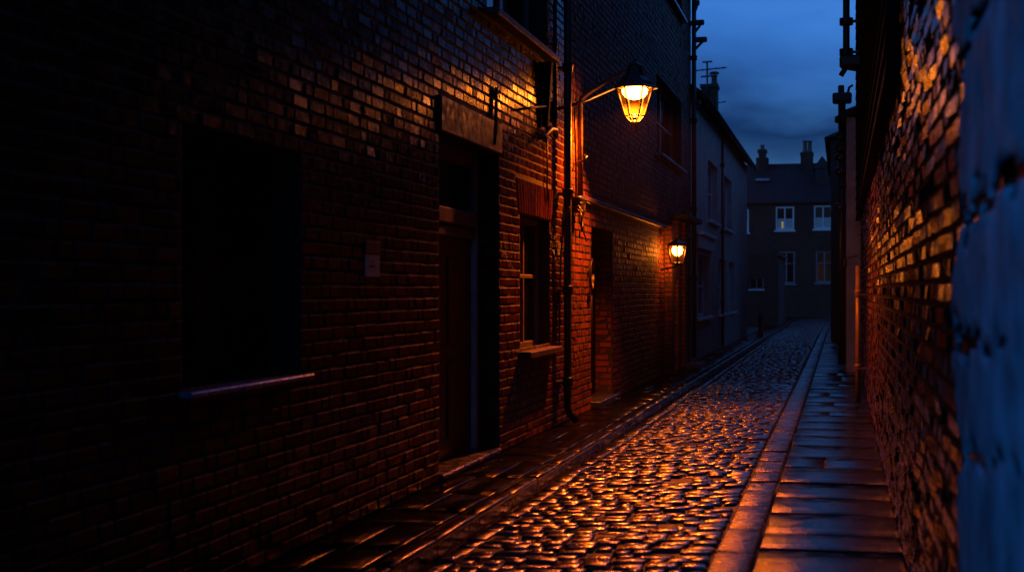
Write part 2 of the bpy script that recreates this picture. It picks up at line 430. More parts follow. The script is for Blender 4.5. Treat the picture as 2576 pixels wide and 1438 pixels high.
tag(e.build('yard', M['ground']), kind='structure')

# ------------------------------------------------------------------ near left brick building
YAB = on_x(1438, 700, XL).y          # where the two left buildings meet
def hole(xa, xb, zt, zb): return (on_x(xa, 700, XL).y, on_x(xb, 700, XL).y, zb, zt)
mpl = map_px(XL)
A = thing('brick_building', 'nearest wet brick building on the left, with a recessed door under a stone lintel', 'building', (XL, 8, 0))
dl = hole(1106, 1257, 2.84, .02)                       # front door recess
wl = hole(1309, 1384, 2.33, .93)                       # lit-edge window
wn = hole(462, 757, 2.38, 1.05)                         # near dark window
wu = hole(1225, 1376, 5.7, 4.14)                       # first-floor window
wv = hole(470, 770, 5.7, 4.14)
holesA = [dl, wl, wn, wu, wv]
YA0, ZA = .8, 9.2
m = MB(); facade(m, mpl, YA0, YAB, 0, ZA, holesA, .36)
arch_z0, arch_z1 = wl[3], wl[3] + .36
def arch_cut(z):
    if arch_z0 < z < arch_z1:
        k = (z - arch_z0) * .38; return (wl[0] - .06 - k, wl[1] + .06 + k)
lint = (dl[0] - .02, dl[1] + .03, dl[3], dl[3] + .30)
bricks(m, mpl, 1.0, YAB, .0, 5.9, holesA + [lint], cuts=[arch_cut], rng=random.Random(21), tilt=.017)
bricks(m, mpl, 1.0, YAB, 5.9, ZA, holesA, rng=random.Random(22), H=.11, L=.3)
# brick jambs of the window and door openings
for h in (wl, dl):
    bricks(m, map_ny(h[1] - .001), XL - .33, XL - .012, h[2], h[3], rng=random.Random(23))
m.face([(XL - .36, YA0, 0), (XL - .36, YAB, 0), (XL - .36, YAB, ZA), (XL - .36, YA0, ZA)], 1)
m.box(XL - 6, XL - .362, YA0, YAB - .002, 0, ZA - .003, 1)
m.build('wall', [M['brick'], M['mortar']], A)
# flat arch of bricks on edge
ab = MB(); n = 15
for k in range(n):
    def ue(t, z): return (wl[0] - .05 - (z - arch_z0) * .36) * (1 - t) + (wl[1] + .05 + (z - arch_z0) * .36) * t
    t0 = (k + .08) / n; t1 = (k + .92) / n; dd = R.uniform(0, .006)
    za, zb = arch_z0 + .004, arch_z1 - .006
    o = [(ue(t0, za), za), (ue(t1, za), za), (ue(t1, zb), zb), (ue(t0, zb), zb)]
    cu = sum(p[0] for p in o) / 4; cv = sum(p[1] for p in o) / 4
    inn = [(cu + (p[0] - cu) * .84, cv + (p[1] - cv) * .965) for p in o]
    ab.add([mpl(*p, -.01) for p in o] + [mpl(*p, dd + .002) for p in inn] , [(4,5,6,7),(0,1,5,4),(1,2,6,5),(2,3,7,6),(3,0,4,7)])
ab.build('flat_arch', M['brick'], A)
# lintel of the door
lb = MB(); boxm(lb, mpl, lint[0] + .004, lint[1] - .004, lint[2] + .002, lint[3] - .004, -.2, .022, 0, .012)
lb.build('door_lintel', M['stone_lintel'], A)
# the door itself: frame, transom light, leaf
DEP = .21
db = MB()
boxm(db, mpl, dl[0] + .002, dl[0] + .10, .03, dl[3] - .002, -DEP - .09, -DEP, 0, .008)
boxm(db, mpl, dl[0] + .10, dl[1] - .10, dl[3] - .14, dl[3] - .002, -DEP - .09, -DEP - .002, 0, .008)
boxm(db, mpl, dl[0] + .10, dl[1] - .10, 2.14, 2.28, -DEP - .09, -DEP + .03, 0, .012)
boxm(db, mpl, dl[0] + .10, dl[1] - .10, 2.03, 2.13, -DEP - .09, -DEP - .002, 0, .012)
dfr = db.build('door_frame', M['grey_paint'], A)
jm = MB(); boxm(jm, mpl, dl[1] - .10, dl[1] - .002, .03, dl[3] - .002, -DEP - .09, -DEP, 0, .008)
jm.build('door_jamb', M['white_paint'], dfr)  # white paint imitates skylight reflected along the edge of the frame
tb = MB(); boxm(tb, mpl, dl[0] + .10, dl[1] - .10, 2.285, dl[3] - .145, -DEP - .06, -DEP - .05)
tb.build('transom_light', M['glass'], dfr)
lf = MB(); a, b = dl[0] + .105, dl[1] - .105
boxm(lf, mpl, a, b, .06, 2.02, -DEP - .075, -DEP - .045)
for k in range(2):
    for zz in ((.22, .92), (1.06, 1.86)):
        c0 = a + .10 + k * ((b - a) / 2 - .03); c1 = c0 + (b - a) / 2 - .17
        boxm(lf, mpl, c0, c1, zz[0], zz[1], -DEP - .05, -DEP - .030, 0, .014)
leaf = lf.build('door', M['door_paint'], A)
hb = MB(); hy = a + .10
hb.tube([mpl(hy, 1.05, -DEP - .046), mpl(hy, 1.05, -DEP + .02)], .012, 10)
hb.tube([mpl(hy - .01, 1.05, -DEP + .02), mpl(hy + .12, 1.045, -DEP + .02)], [.011, .009], 10)
boxm(hb, mpl, hy - .025, hy + .025, .95, 1.13, -DEP - .046, -DEP - .038, 0, .004)
hb.build('handle', M['steel'], leaf)
sb = MB(); boxm(sb, mpl, dl[0] + .01, dl[1] - .01, .005, .055, -DEP - .1, .03, 0, .012)
sb.build('doorstep', M['kerb'], A)
window(A, mpl, *wl, .13, M['grey_paint'], M['stone_lintel'], (.07, .13, .07), 2, (.55,), .07)
window(A, mpl, *wn, .20, M['wood_black'], M['lead'], (.05, .07, .035), 3, (.6,), .07, glass='glass_dull')
window(A, mpl, *wu, .20, M['grey_paint'], M['stone_lintel'], (.07, .13, .07), 2, (.5,), .07)
window(A, mpl, *wv, .20, M['grey_paint'], M['stone_lintel'], (.07, .13, .07), 2, (.5,), .07)
PY = on_x(1426, 700, XL + .10).y
downpipe(A, XL + .11, PY, .02, ZA + .1, .046, M['iron'], (.5, 1.55, 2.66, 4.1, 6.0), (.10, .05), XL + .004)
pz = on_x(1394, 345, XL + .05)
thin = downpipe(A, XL + .06, pz.y, pz.z, 6.2, .022, M['iron'], (pz.z + .25, 4.3), None, XL + .004)

# ------------------------------------------------------------------ second left brick building
B = thing('brick_building', 'tall sooted brick building behind the big glowing street lamp, with a long ledge', 'building', (XL, 22, 0))
YB1 = on_x(1738, 700, XL).y
hd = hole(1488, 1541, 2.42, .02); hw1 = hole(1652, 1714, 5.4, 3.98); hw2 = hole(1652, 1714, 8.5, 7.05); hv = hole(1464, 1471, 2.40, 2.28)
holesB = [hd, hw1, hw2, hv]
m = MB(); ZB = 9.6
facade(m, mpl, YAB + .002, YB1, 0, ZB, holesB, .36)
bricks(m, mpl, YAB + .002, YB1, 0, 5.9, holesB, rng=random.Random(31), tilt=.028, jit=.003)
bricks(m, mpl, YAB + .002, YB1, 5.9, ZB, holesB, rng=random.Random(32), H=.11, L=.3)
bricks(m, map_ny(hd[1] - .001), XL - .30, XL - .012, hd[2], hd[3], rng=random.Random(33))
m.box(XL - 6, XL - .362, YAB + .002, YB1, 0, ZB - .003, 1)
m.face([(XL - 6, YB1, 0), (XL, YB1, 0), (XL, YB1, ZB), (XL - 6, YB1, ZB)], 1)
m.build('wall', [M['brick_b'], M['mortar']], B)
d2 = MB(); boxm(d2, mpl, hd[0] + .002, hd[1] - .002, .03, hd[3] - .002, -.30, -.245, 0, .006)
for k in range(5):
    c = hd[0] + .08 + k * (hd[1] - hd[0] - .16) / 5
    boxm(d2, mpl, c, c + .9 * (hd[1] - hd[0] - .16) / 5, .12, hd[3] - .1, -.246, -.236, 0, .004)
d2.build('door', M['wood_black'], B)
s2 = MB(); boxm(s2, mpl, hd[0] + .004, hd[1] - .004, .005, .10, -.24, .12, 0, .012); s2.build('doorstep', M['kerb'], B)
v2 = MB()
for k in range(5): boxm(v2, mpl, hv[0] + .004, hv[1] - .004, hv[2] + .008 + k * .022, hv[2] + .02 + k * .022, -.06, -.02)
v2.build('vent_grille', M['iron'], B)
window(B, mpl, *hw1, .18, M['grey_paint'], M['lead'], (.08, .12, .06), 2, (.5,), .07)
window(B, mpl, *hw2, .18, M['grey_paint'], M['lead'], (.08, .12, .06), 2, (.5,), .07)
lz = on_x(1466, 497, XL).z
lb = MB(); boxm(lb, mpl, YAB + .28, YB1 - .01, lz - .05, lz + .015, .002, .065, 0, .01); lb.build('string_course', M['stone_lintel'], B)
# porch piers by the far lamp
for xa, pr, zt in ((1688, .16, 2.75), (1703, .13, 2.9), (1720, .16, 2.9)):
    yy = on_x(xa + 4, 700, XL + pr).y
    p = MB(); p.box(XL + .003, XL + pr, yy + .01, yy + .38, .02, zt, 1)
    bricks(p, map_ny(yy + .006), XL + .004, XL + pr - .002, .02, zt, rng=random.Random(xa), L=.2)
    bricks(p, map_px(XL + pr + .004), yy + .012, yy + .37, .02, zt, rng=random.Random(xa + 1), L=.2)
    p.build('door_pier', [M['brick_b'], M['mortar']], B)
yy = on_x(1694, 700, XL).y
pb = MB(); boxm(pb, mpl, yy - .35, yy + 2.2, 2.92, 3.02, .003, .34, 0, .015); pb.build('porch_hood', M['slate'], B)
sb = MB(); boxm(sb, mpl, yy + .2, yy + 1.3, .01, .12, .17, .50, 0, .015); sb.build('porch_step', M['kerb'], B)
# far corner downpipe with collars, dark against the sky
cp = downpipe(B, XL + .08, YB1 - .12, .1, ZB, .05, M['iron'], (1.8, 3.3, 5.2, 6.55, 7.3), None, XL + .004)
for z_, l_ in ((6.95, .26), (7.32, .20), (7.75, .10), (5.6, .12)):
    k = MB(); k.box(XL + .08, XL + .10 + l_, YB1 - .16, YB1 - .05, z_ - .06, z_ + .05, 0, .02)
    k.tube([(XL + .09, YB1 - .1, z_ - .22), (XL + .08 + l_ * .8, YB1 - .1, z_ - .02)], .03, 8)
    k.build('gutter_bracket', M['iron'], cp)

# ------------------------------------------------------------------ pale rendered house further on
C = thing('rendered_house', 'pale rendered house with chimney and aerial, beyond the brick buildings on the left', 'house', (XL, 38, 0))
YC1 = on_x(1879, 700, XL).y; YC0 = YB1 + .004; ZC = 5.85
holesC = [hole(1781, 1805, 4.76, 3.28), hole(1820, 1840, 4.76, 3.28), hole(1755, 1786, 2.38, .92), hole(1808, 1826, 2.38, .92), hole(1834, 1848, 2.38, .92)]
m = MB(); facade(m, mpl, YC0, YC1, 0, ZC, holesC, .36, mi=0, w=0)
m.box(XL - 6, XL - .362, YC0, YC1 - .002, 0, ZC - .003)
gx0, gx1, rz = XL - 6, XL, ZC + 2.1
m.face([(gx0, YC1 - .001, ZC), (gx1, YC1 - .001, ZC), ((gx0 + gx1) / 2, YC1 - .001, rz)])
m.face([(gx0, YC0, ZC), (gx1, YC0, ZC), ((gx0 + gx1) / 2, YC0, rz)])
m.build('wall', M['render_pale'], C)
for h in holesC: window(C, mpl, *h, .14, M['white_paint'], M['white_paint'], (.08, .10, .07), 2, (.5,), .07)
sf = MB(); fy0 = holesC[2][0] - .2; fy1 = holesC[2][1] + .3
boxm(sf, mpl, fy0, fy1, 2.5, 2.8, .003, .09, 0, .012); boxm(sf, mpl, fy0 - .05, fy1 + .05, 2.8, 2.88, .003, .16, 0, .012)
sf.build('shop_fascia', M['white_paint'], C)
rf = MB(); ov = .26; mid = (gx0 + gx1) / 2
def roof_pair(rf, x0, x1, xm, y0, y1, ze, zr, t=.10):
    for xa in (x0, x1):
        rf.add([(xa, y0, ze), (xm, y0, zr), (xm, y1, zr), (xa, y1, ze), (xa, y0, ze + t), (xm, y0, zr + t), (xm, y1, zr + t), (xa, y1, ze + t)],
               [(0,1,2,3), (4,5,6,7), (0,1,5,4), (3,2,6,7), (0,3,7,4)])
roof_pair(rf, gx0 - ov, gx1 + ov, mid, YC0 + .01, YC1 + .22, ZC - .10, rz + .01)
roof = rf.build('roof', M['slate'], C)
gb = MB(); gb.tube([(XL + ov + .03, YC0 + .02, ZC - .08), (XL + ov + .03, YC1 + .26, ZC - .08)], .06, 10)
gb.build('gutter', M['iron'], C)
cx = -3.95
cpt = on_x(1787, 215, cx)
ch = MB(); ch.box(cx - .25, cx + .22, cpt.y - .30, cpt.y + .30, ZC, cpt.z - .12, 1)
bricks(ch, map_ny(cpt.y - .304), cx - .25, cx + .22, ZC, cpt.z - .12, rng=random.Random(5))
bricks(ch, map_px(cx + .224), cpt.y - .3, cpt.y + .3, ZC, cpt.z - .12, rng=random.Random(6))
ch.box(cx - .29, cx + .26, cpt.y - .34, cpt.y + .34, cpt.z - .118, cpt.z, 1, .01)
chim = ch.build('chimney', [M['brick_far'], M['mortar']], roof)
pt = MB(); pc = (cx + .12, cpt.y, cpt.z)
pt.lathe(pc, [(.0, 0), (.12, 0), (.12, .05), (.09, .08), (.085, .26), (.11, .28), (.11, .31), (.07, .31)], 14)
pt.lathe((pc[0], pc[1], pc[2] + .36), [(.17, 0), (.12, .05), (.0, .07)], 14)
for k in range(4):
    a_ = k * PI / 2; pt.tube([(pc[0] + .09 * math.cos(a_), pc[1] + .09 * math.sin(a_), pc[2] + .3), (pc[0] + .09 * math.cos(a_), pc[1] + .09 * math.sin(a_), pc[2] + .37)], .012, 6)
pt.build('chimney_pot', M['clay'], roof)
downpipe(C, XL + .07, on_x(1811, 700, XL).y, .05, ZC - .12, .04, M['iron'], (1.2, 3.1, 4.9), None, XL + .004)
# television aerial on the chimney
ay = cpt.y - .35; apx = lambda x, y: on_y(x, y, ay)
a0 = apx(1779, 156); ae = thing('roof_aerial', 'thin branched television aerial strapped to the chimney of the pale house', 'aerial', (a0.x, ay, cpt.z - .6))
t = MB(); t.tube([(a0.x, ay, cpt.z - .9), (a0.x, ay, a0.z)], .028, 8); t.build('mast', M['iron'], ae)
for (xa, ya, xb, yb) in ((1767, 157, 1792, 155), (1742, 179, 1828, 170), (1763, 194, 1790, 191)):
    t = MB(); p, q = apx(xa, ya), apx(xb, yb); t.tube([p, q], .020, 6)
    for k in range(5):
        s = p.lerp(q, (k + .5) / 5); t.tube([s + Vector((0, -.22, 0)), s + Vector((0, .22, 0))], .010, 5)
    t.build('crossbar', M['iron'], ae)
for (xa, ya, xb, yb) in ((1748, 243, 1777, 238), (1796, 260, 1827, 256)):
    t = MB(); t.tube([apx(xa, ya), apx(xb, yb)], .016, 6); t.build('stay_bar', M['iron'], ae)

# ------------------------------------------------------------------ low outbuilding and bollard
yo = 60.0
o0 = on_y(1876, 592, yo); o1 = on_y(1958, 640, yo)
OB = thing('outbuilding', 'low dark lean-to outbuilding with one small window in front of the end house', 'outbuilding', (o0.x, yo, 0))
mo = map_ny(yo); wa = on_y(1886, 727, yo); wb = on_y(1921, 698, yo); ho = (wa.x, wb.x, wa.z, wb.z)
m = MB(); facade(m, mo, o0.x - 2, o1.x, -.03, o1.z - .02, [ho], .3, 1)
bricks(m, mo, o0.x - 2, o1.x, -.03, o1.z - .02, [ho], rng=random.Random(9))
m.box(o0.x - 2, o1.x - .001, yo + .302, yo + 7, -.03, o1.z - .022, 1)
m.face([(o0.x - 2, yo, o1.z - .02), (o1.x, yo, o1.z - .02), (o0.x - 2, yo, o0.z + .9)], 1)
m.build('wall', [M['brick_far'], M['mortar']], OB)
r_ = MB(); sl = (o1.z - o0.z) / (o1.x - o0.x)
r_.add([(o0.x - 2.1, yo - .15, o1.z - sl * (o1.x - o0.x + 2.1)), (o1.x + .15, yo - .15, o1.z + sl * .15), (o1.x + .15, yo + 7.1, o1.z + sl * .15), (o0.x - 2.1, yo + 7.1, o1.z - sl * (o1.x - o0.x + 2.1)),
        (o0.x - 2.1, yo - .15, o1.z - sl * (o1.x - o0.x + 2.1) + .12), (o1.x + .15, yo - .15, o1.z + sl * .15 + .12), (o1.x + .15, yo + 7.1, o1.z + sl * .15 + .12), (o0.x - 2.1, yo + 7.1, o1.z - sl * (o1.x - o0.x + 2.1) + .12)],
       [(0,1,2,3), (4,5,6,7), (0,1,5,4), (1,2,6,5), (2,3,7,6), (3,0,4,7)])
r_.build('roof', M['slate'], OB)
window(OB, mo, *ho, .1, M['grey_paint'], M['white_paint'], (.05, .06, .06), 2, (), .05)
by = 45.0; bp = on_y(1912, 800, by)
bo = MB(); bo.lathe((bp.x, by, .0), [(.0, 0), (.10, 0), (.10, .10), (.065, .14), (.055, .62), (.075, .64), (.075, .68), (.05, .70), (.06, .75), (.035, .80), (0, .81)], 16)
tag(bo.build('bollard', M['iron']), 'black iron bollard on the left pavement far down the lane', 'bollard')

# ------------------------------------------------------------------ house closing the lane
YE = 82.0
E = thing('end_house', 'dark house with two chimneys and white casement windows closing the end of the lane', 'house', (-3, YE, 0))
me_ = map_ny(YE)
def rect(xa, ya, xb, yb):
    p = on_y(xa, yb, YE); q = on_y(xb, ya, YE); return (p.x, q.x, p.z, q.z)
ew = [rect(1951, 519, 1998, 579), rect(2047, 516, 2094, 576), rect(1956, 632, 2000, 713), rect(2052, 630, 2096, 711), rect(1846, 526, 1884, 585)]
ze = on_y(2000, 508, YE).z; zr = on_y(2000, 420, YE + 4).z
ex0, ex1 = -9.5, 5.0
m = MB(); facade(m, me_, ex0, ex1, -.05, ze, ew, .3, 1)
bricks(m, me_, ex0, ex1, -.05, ze, ew, rng=random.Random(44), L=.3, H=.12)
m.box(ex0, ex1, YE + .302, YE + 8, -.05, ze - .003, 1)
for xx in (ex0 + .001, ex1 - .001): m.face([(xx, YE, ze), (xx, YE + 8, ze), (xx, YE + 4, zr)], 1)
m.build('wall', [M['brick_far'], M['mortar']], E)
rf = MB(); t = .1
for ya, yb in ((YE - .25, YE + 4), (YE + 8.25, YE + 4)):
    zl = ze - .06
    rf.add([(ex0 - .2, ya, zl), (ex1 + .2, ya, zl), (ex1 + .2, yb, zr), (ex0 - .2, yb, zr), (ex0 - .2, ya, zl + t), (ex1 + .2, ya, zl + t), (ex1 + .2, yb, zr + t), (ex0 - .2, yb, zr + t)],
           [(0,1,2,3), (4,5,6,7), (0,1,5,4), (0,3,7,4), (1,2,6,5)])
roofE = rf.build('roof', M['slate'], E)
rg_ = MB(); rg_.tube([(ex0 - .2, YE + 4, zr + t), (ex1 + .2, YE + 4, zr + t)], .12, 8); rg_.build('ridge_tiles', M['slate'], roofE)
skl = MB(); p = on_y(2000, 488, YE + 1.2)
p0 = on_y(1902, 454, YE + 2.3)
skl.box(p0.x - .05, p0.x + .85, YE + 1.9, YE + 2.5, p0.z - .05, p0.z + .10, 0, .01); skl.build('rooflight', M['lead'], roofE)
def chimney(xa, xb, ytop, base, pots, wide):
    yc = YE + 3.6; p = on_y(xa, ytop, yc); q = on_y(xb, ytop, yc)
    c = MB(); zt = p.z
    c.box(p.x, q.x, yc - .35, yc + .35, zr - .7, zt, 0, .02)
    c.box(p.x - wide, q.x + wide, yc - .42, yc + .42, zr - .7, on_y(xa, base, yc).z, 0, .03)
    c.box(p.x - .07, q.x + .07, yc - .40, yc + .40, zt - .22, zt - .02, 0, .02)
    co = c.build('chimney', M['brick_far'], roofE)
    for (x_, y_, r) in pots:
        t_ = on_y(x_, y_, yc)
        pb = MB(); h_ = t_.z - zt
        pb.lathe((t_.x, yc, zt), [(r * 1.2, -.02), (r * 1.2, h_ * .1), (r, h_ * .2), (r * .9, h_ * .85), (r * 1.15, h_ * .9), (r * 1.15, h_), (r * .7, h_)], 14)
        pb.build('chimney_pot', M['clay'], roofE)
chimney(1909, 1927, 377, 398, ((1918, 365, .13),), .16)
chimney(2016, 2044, 384, 390, ((2025, 354, .13), (2037, 354, .13)), .04)
gp = on_y(2068, 392, YE + 1.5)      # small gabled dormer
gl = on_y(2045, 424, YE + 1.5); gr = on_y(2093, 424, YE + 1.5)
dm = MB(); dm.add([(gl.x, YE + 1.5, gl.z), (gr.x, YE + 1.5, gl.z), (gp.x, YE + 1.5, gp.z), (gl.x, YE + 5, gl.z), (gr.x, YE + 5, gl.z), (gp.x, YE + 5, gp.z)], [(0,1,2), (3,4,5), (0,2,5,3), (1,2,5,4)])
dm.box(gl.x + .15, gr.x - .15, YE + 1.6, YE + 4, zr - 2.2, gl.z)
dm.build('gable', M['slate'], roofE)
for i, w_ in enumerate(ew):
    up = i in (0, 1, 4)
    fw_ = .10; gl_ = None
    if i == 0:
        a = w_[0] + .42 * (w_[1] - w_[0]); gl_ = (a - .12, a, w_[2] + .12, w_[2] + .52, 'lit_curtain', M['lit_curtain'])
    if i == 2:
        a = w_[0] + .10; gl_ = (a, a + .2, w_[2] + .12, w_[2] + .42, 'lit_notice', M['lit_notice'])
    window(E, me_, *w_, .05, M['white_paint'] if up else M['grey_paint'], M['white_paint'] if up else M['grey_paint'], (.08, .08, .10), 2, () if up else (.62,), fw_, .42 if up else None, gl_)

# ------------------------------------------------------------------ right-hand side
mpr = map_nx(XR)
D = thing('brick_building', 'sooted brick building along the right pavement with black boards and flaking plaster tinted skylight blue', 'building', (XR, 10, 0))
YR0, YR1, ZR = -8.0, 26.0, 9.4
m = MB(); facade(m, mpr, YR0, YR1, 0, ZR, [], .3)
bricks(m, mpr, .6, 27.0 - 1.0, 0, 5.2, rng=random.Random(51), tilt=.055, jit=.005, g=.014)
m.box(XR + .302, XR + 6, YR0, YR1, 0, ZR - .003, 1)
m.build('wall', [M['brick_right'], M['mortar_dark']], D)
# tarred boarding of the upper storey
bd = MB(); by0 = on_x(2226, 100, XR - .09).y
z_ = 2.86
while z_ < ZR:
    bd.add([(XR - .075, by0, z_ + .2), (XR - .075, YR1, z_ + .2), (XR - .10, YR1, z_), (XR - .10, by0, z_), (XR - .012, by0, z_ + .2), (XR - .012, YR1, z_ + .2), (XR - .012, YR1, z_), (XR - .012, by0, z_)],
           [(0,1,2,3), (4,5,6,7), (0,3,7,4), (1,2,6,5), (2,3,7,6), (0,1,5,4)]); z_ += .19
bd.build('weatherboarding', M['wood_black'], D)
PRY = 18.6
downpipe(D, on_y(2158, 700, PRY).x, PRY, .03, on_y(2158, 668, PRY).z, .032, M['pipe_paint'], (.5, 1.5), None, XR - .004)
py_ = 20.5; q = on_y(2129, 100, py_); zb_ = on_y(2129, 150, py_).z
pp = MB(); pp.tube([(q.x, py_, 8.6), (q.x, py_, zb_), (q.x + .05, py_, zb_ - .12), (XR - .02, py_, zb_ - .16)], .05, 12)
for zz in (on_y(2129, 55, py_).z, on_y(2129, 132, py_).z):
    pp.lathe((q.x, py_, zz), [(.05, -.06), (.10, -.05), (.10, .05), (.05, .06)], 12)
    pp.box(q.x, XR - .1, py_ - .015, py_ + .015, zz - .02, zz + .02)
dpo = pp.build('drainpipe', M['iron'], D)
hp = MB(); hp.box(q.x - .10, XR - .02, py_ - .13, py_ + .13, zb_ - .12, zb_ + .05, 0, .03)
hp.tube([(q.x - .08, py_, zb_ - .24), (q.x + .02, py_, zb_ - .08)], .04, 8); hp.build('hopper', M['iron'], dpo)

# flaking plaster on the nearest stretch of the right wall
pl = MB(); rg = random.Random(77)
ye = on_x(2418, 600, XR).y
nz = 150; z0_, z1_ = 0.02, 4.6
def crack(z):   # where the ragged edge of the plaster runs
    v = .0
    for (c, wd, a_) in ((2.15, .22, .32), (2.38, .06, -.22), (1.05, .06, .30), (1.33, .10, -.10), (.55, .05, -.16), (.78, .2, .12), (1.75, .1, .25), (2.75, .12, .2), (3.2, .15, -.1)):
        v += a_ * math.exp(-((z - c) / wd) ** 2)
    return v
edge = []
for j in range(nz + 1):
    z_ = z0_ + (z1_ - z0_) * j / nz
    edge.append((ye + -crack(z_) + rg.uniform(-.05, .05) + .09 * math.sin(z_ * 9) * .5, z_))
TH = .022; ny = 34; ystart = .3
vs = []; fs = []
for j in range(nz + 1):
    for i in range(ny + 1):
        t_ = i / ny; yy = ystart + (edge[j][0] - ystart) * t_
        w_ = TH + .006 * math.sin(yy * 5 + edge[j][1] * 3) + rg.uniform(-.0015, .0015)
        if i == ny: w_ = TH * .55
        vs.append(mpr(yy, edge[j][1], w_))
for j in range(nz):
    for i in range(ny):
        # long sloping cracks where the plaster has dropped away
        yy = ystart + (edge[j][0] - ystart) * (i + .5) / ny; zc = (edge[j][1] + edge[j+1][1]) / 2
        gone = False
        for (zz, sl, wd, ylim) in ((1.74, .03, .065, 1.7), (1.04, .11, .035, 1.7), (2.15, .10, .03, 2.2), (1.40, .02, .05, 2.9)):
            if yy > ylim and abs(zc - (zz + sl * (ye - yy) + .02 * math.sin(yy * 11))) < wd * (yy - ylim) / (ye - ylim) * (1 + .6 * math.sin(yy * 23)): gone = True
        if not gone: fs.append((j*(ny+1)+i, j*(ny+1)+i+1, (j+1)*(ny+1)+i+1, (j+1)*(ny+1)+i))
pl.add(vs, fs, 0, True)
for j in range(nz):
    a = vs[j*(ny+1)+ny]; b = vs[(j+1)*(ny+1)+ny]
    pl.face([a, b, (XR + .004, b[1], b[2]), (XR + .004, a[1], a[2])])
po = pl.build('plaster', M['plaster'], D)
mod = po.modifiers.new('thickness', 'SOLIDIFY'); mod.thickness = .012; mod.offset = 0

# pale rendered building and dark house further along on the right
F = thing('rendered_building', 'pale rendered building with thick black downpipe and hopper, past the boarded brick wall', 'building', (.1, 28, 0))
fy0_, fy1_ = 26.2, 38.0; fx = .10
m = MB(); m.box(fx, 6, fy0_, fy1_, -.03, 4.85, 0); m.build('wall', M['render_pale'], F)
r_ = MB(); r_.add([(fx - .15, fy0_ - .1, 4.80), (6, fy0_ - .1, 6.9), (6, fy1_, 6.9), (fx - .15, fy1_, 4.80), (fx - .15, fy0_ - .1, 4.94), (6, fy0_ - .1, 7.04), (6, fy1_, 7.04), (fx - .15, fy1_, 4.94)], [(0,1,2,3), (4,5,6,7), (0,1,5,4), (0,3,7,4), (1,2,6,5), (2,3,7,6)])
r_.build('roof', M['slate'], F)
ly = 26.9
c0 = on_y(2118, 260, ly)
lp = MB(); lp.tube([(c0.x, ly, .1), (c0.x, ly, on_y(2118, 262, ly).z)], .075, 12)
for yy in (300, 342, 372, 395, 430, 520): lp.lathe((c0.x, ly, on_y(2118, yy, ly).z), [(.075, -.08), (.14, -.06), (.14, .05), (.075, .08)], 12)
for yy in (338, 420): lp.box(c0.x - .03, fx + .01, ly - .03, ly + .03, on_y(2118, yy, ly).z - .04, on_y(2118, yy, ly).z + .04)
lpo = lp.build('drainpipe', M['iron'], F)
p0 = on_y(2094, 260, ly); p1 = on_y(2143, 235, ly); p2 = on_y(2108, 216, ly); p3 = on_y(2124, 235, ly)
hp = MB(); hp.box(p0.x, p1.x, ly - .2, ly + .2, p0.z, p1.z, 0, .03); hp.box(p2.x, p3.x, ly - .1, ly + .1, p1.z - .01, p2.z, 0, .02)
hp.tube([(p1.x - .08, ly, p1.z), (p1.x - .05, ly, p1.z + .12), (p1.x + .02, ly, p1.z + .16)], .025, 8)
hp.build('hopper', M['iron'], lpo)
bk = MB(); q0 = on_y(2100, 372, ly); q1 = on_y(2140, 358, ly); bk.box(q0.x, q1.x, ly - .1, ly + .1, q0.z, q1.z, 0, .03)
bk.build('bracket', M['iron'], lpo); bk = MB(); q0 = on_y(2113, 470, ly); q1 = on_y(2134, 462, ly); bk.box(q0.x, q1.x, ly - .14, ly - .02, q0.z, q1.z, 0, .015); bk.build('bracket', M['iron'], lpo)

G = thing('brick_house', 'dark narrow brick house on the right, hiding the edge of the end house', 'house', (-.2, 46, 0))
gx, gy0, gy1 = -.30, 42.0, 56.0; gz = on_y(2104, 345, gy0).z
m = MB(); m.box(gx, 6, gy0, gy1, -.03, gz, 1)
bricks(m, map_ny(gy0 - .004), gx, 3.0, -.03, gz, rng=random.Random(61), H=.11)
bricks(m, map_nx(gx - .004), gy0, gy1, -.03, gz, rng=random.Random(62), H=.12, L=.3)
m.build('wall', [M['brick_far'], M['mortar']], G)
r_ = MB(); r_.add([(gx - .2, gy0 - .2, gz - .02), (gx - .2, gy1, gz - .02), (3.2, gy1, gz + 1.6), (3.2, gy0 - .2, gz + 1.6), (6.4, gy0 - .2, gz - .02), (6.4, gy1, gz - .02)], [(0,1,2,3), (3,2,5,4), (0,3,4)])
r_.build('roof', M['slate'], G)
aa = on_y(2088, 352, 52.0); ae2 = thing('roof_aerial', 'small thin aerial standing above the dark narrow house on the right', 'aerial', (aa.x, 52, gz - .3))
t = MB(); b_ = on_y(2088, 412, 52.0); t.tube([(aa.x, 52, aa.z), (aa.x, 52, b_.z), (aa.x + .25, 52, b_.z - .1)], .02, 6); t.build('mast', M['iron'], ae2)
t = MB(); c_ = on_y(2084, 372, 52.0); d_ = on_y(2094, 368, 52.0); t.tube([c_, d_], .016, 6); t.tube([on_y(2085, 380, 52.0), on_y(2090, 360, 52.0)], .012, 6); t.build('crossbar', M['iron'], ae2)
ll = MB(); lb0 = on_y(2126, 650, 25.4); ll.tube([(lb0.x, 25.4, lb0.z - .16), (lb0.x, 25.4, lb0.z)], .03, 8); ll.tube([(lb0.x, 25.4, lb0.z), (fx + .2, 25.4, lb0.z + .05)], .012, 6)
tag(ll.build('pipe_stub', M['pipe_paint']), 'short orange-lit pipe end by the pavement on the right, beyond the boarded wall', 'pipe')

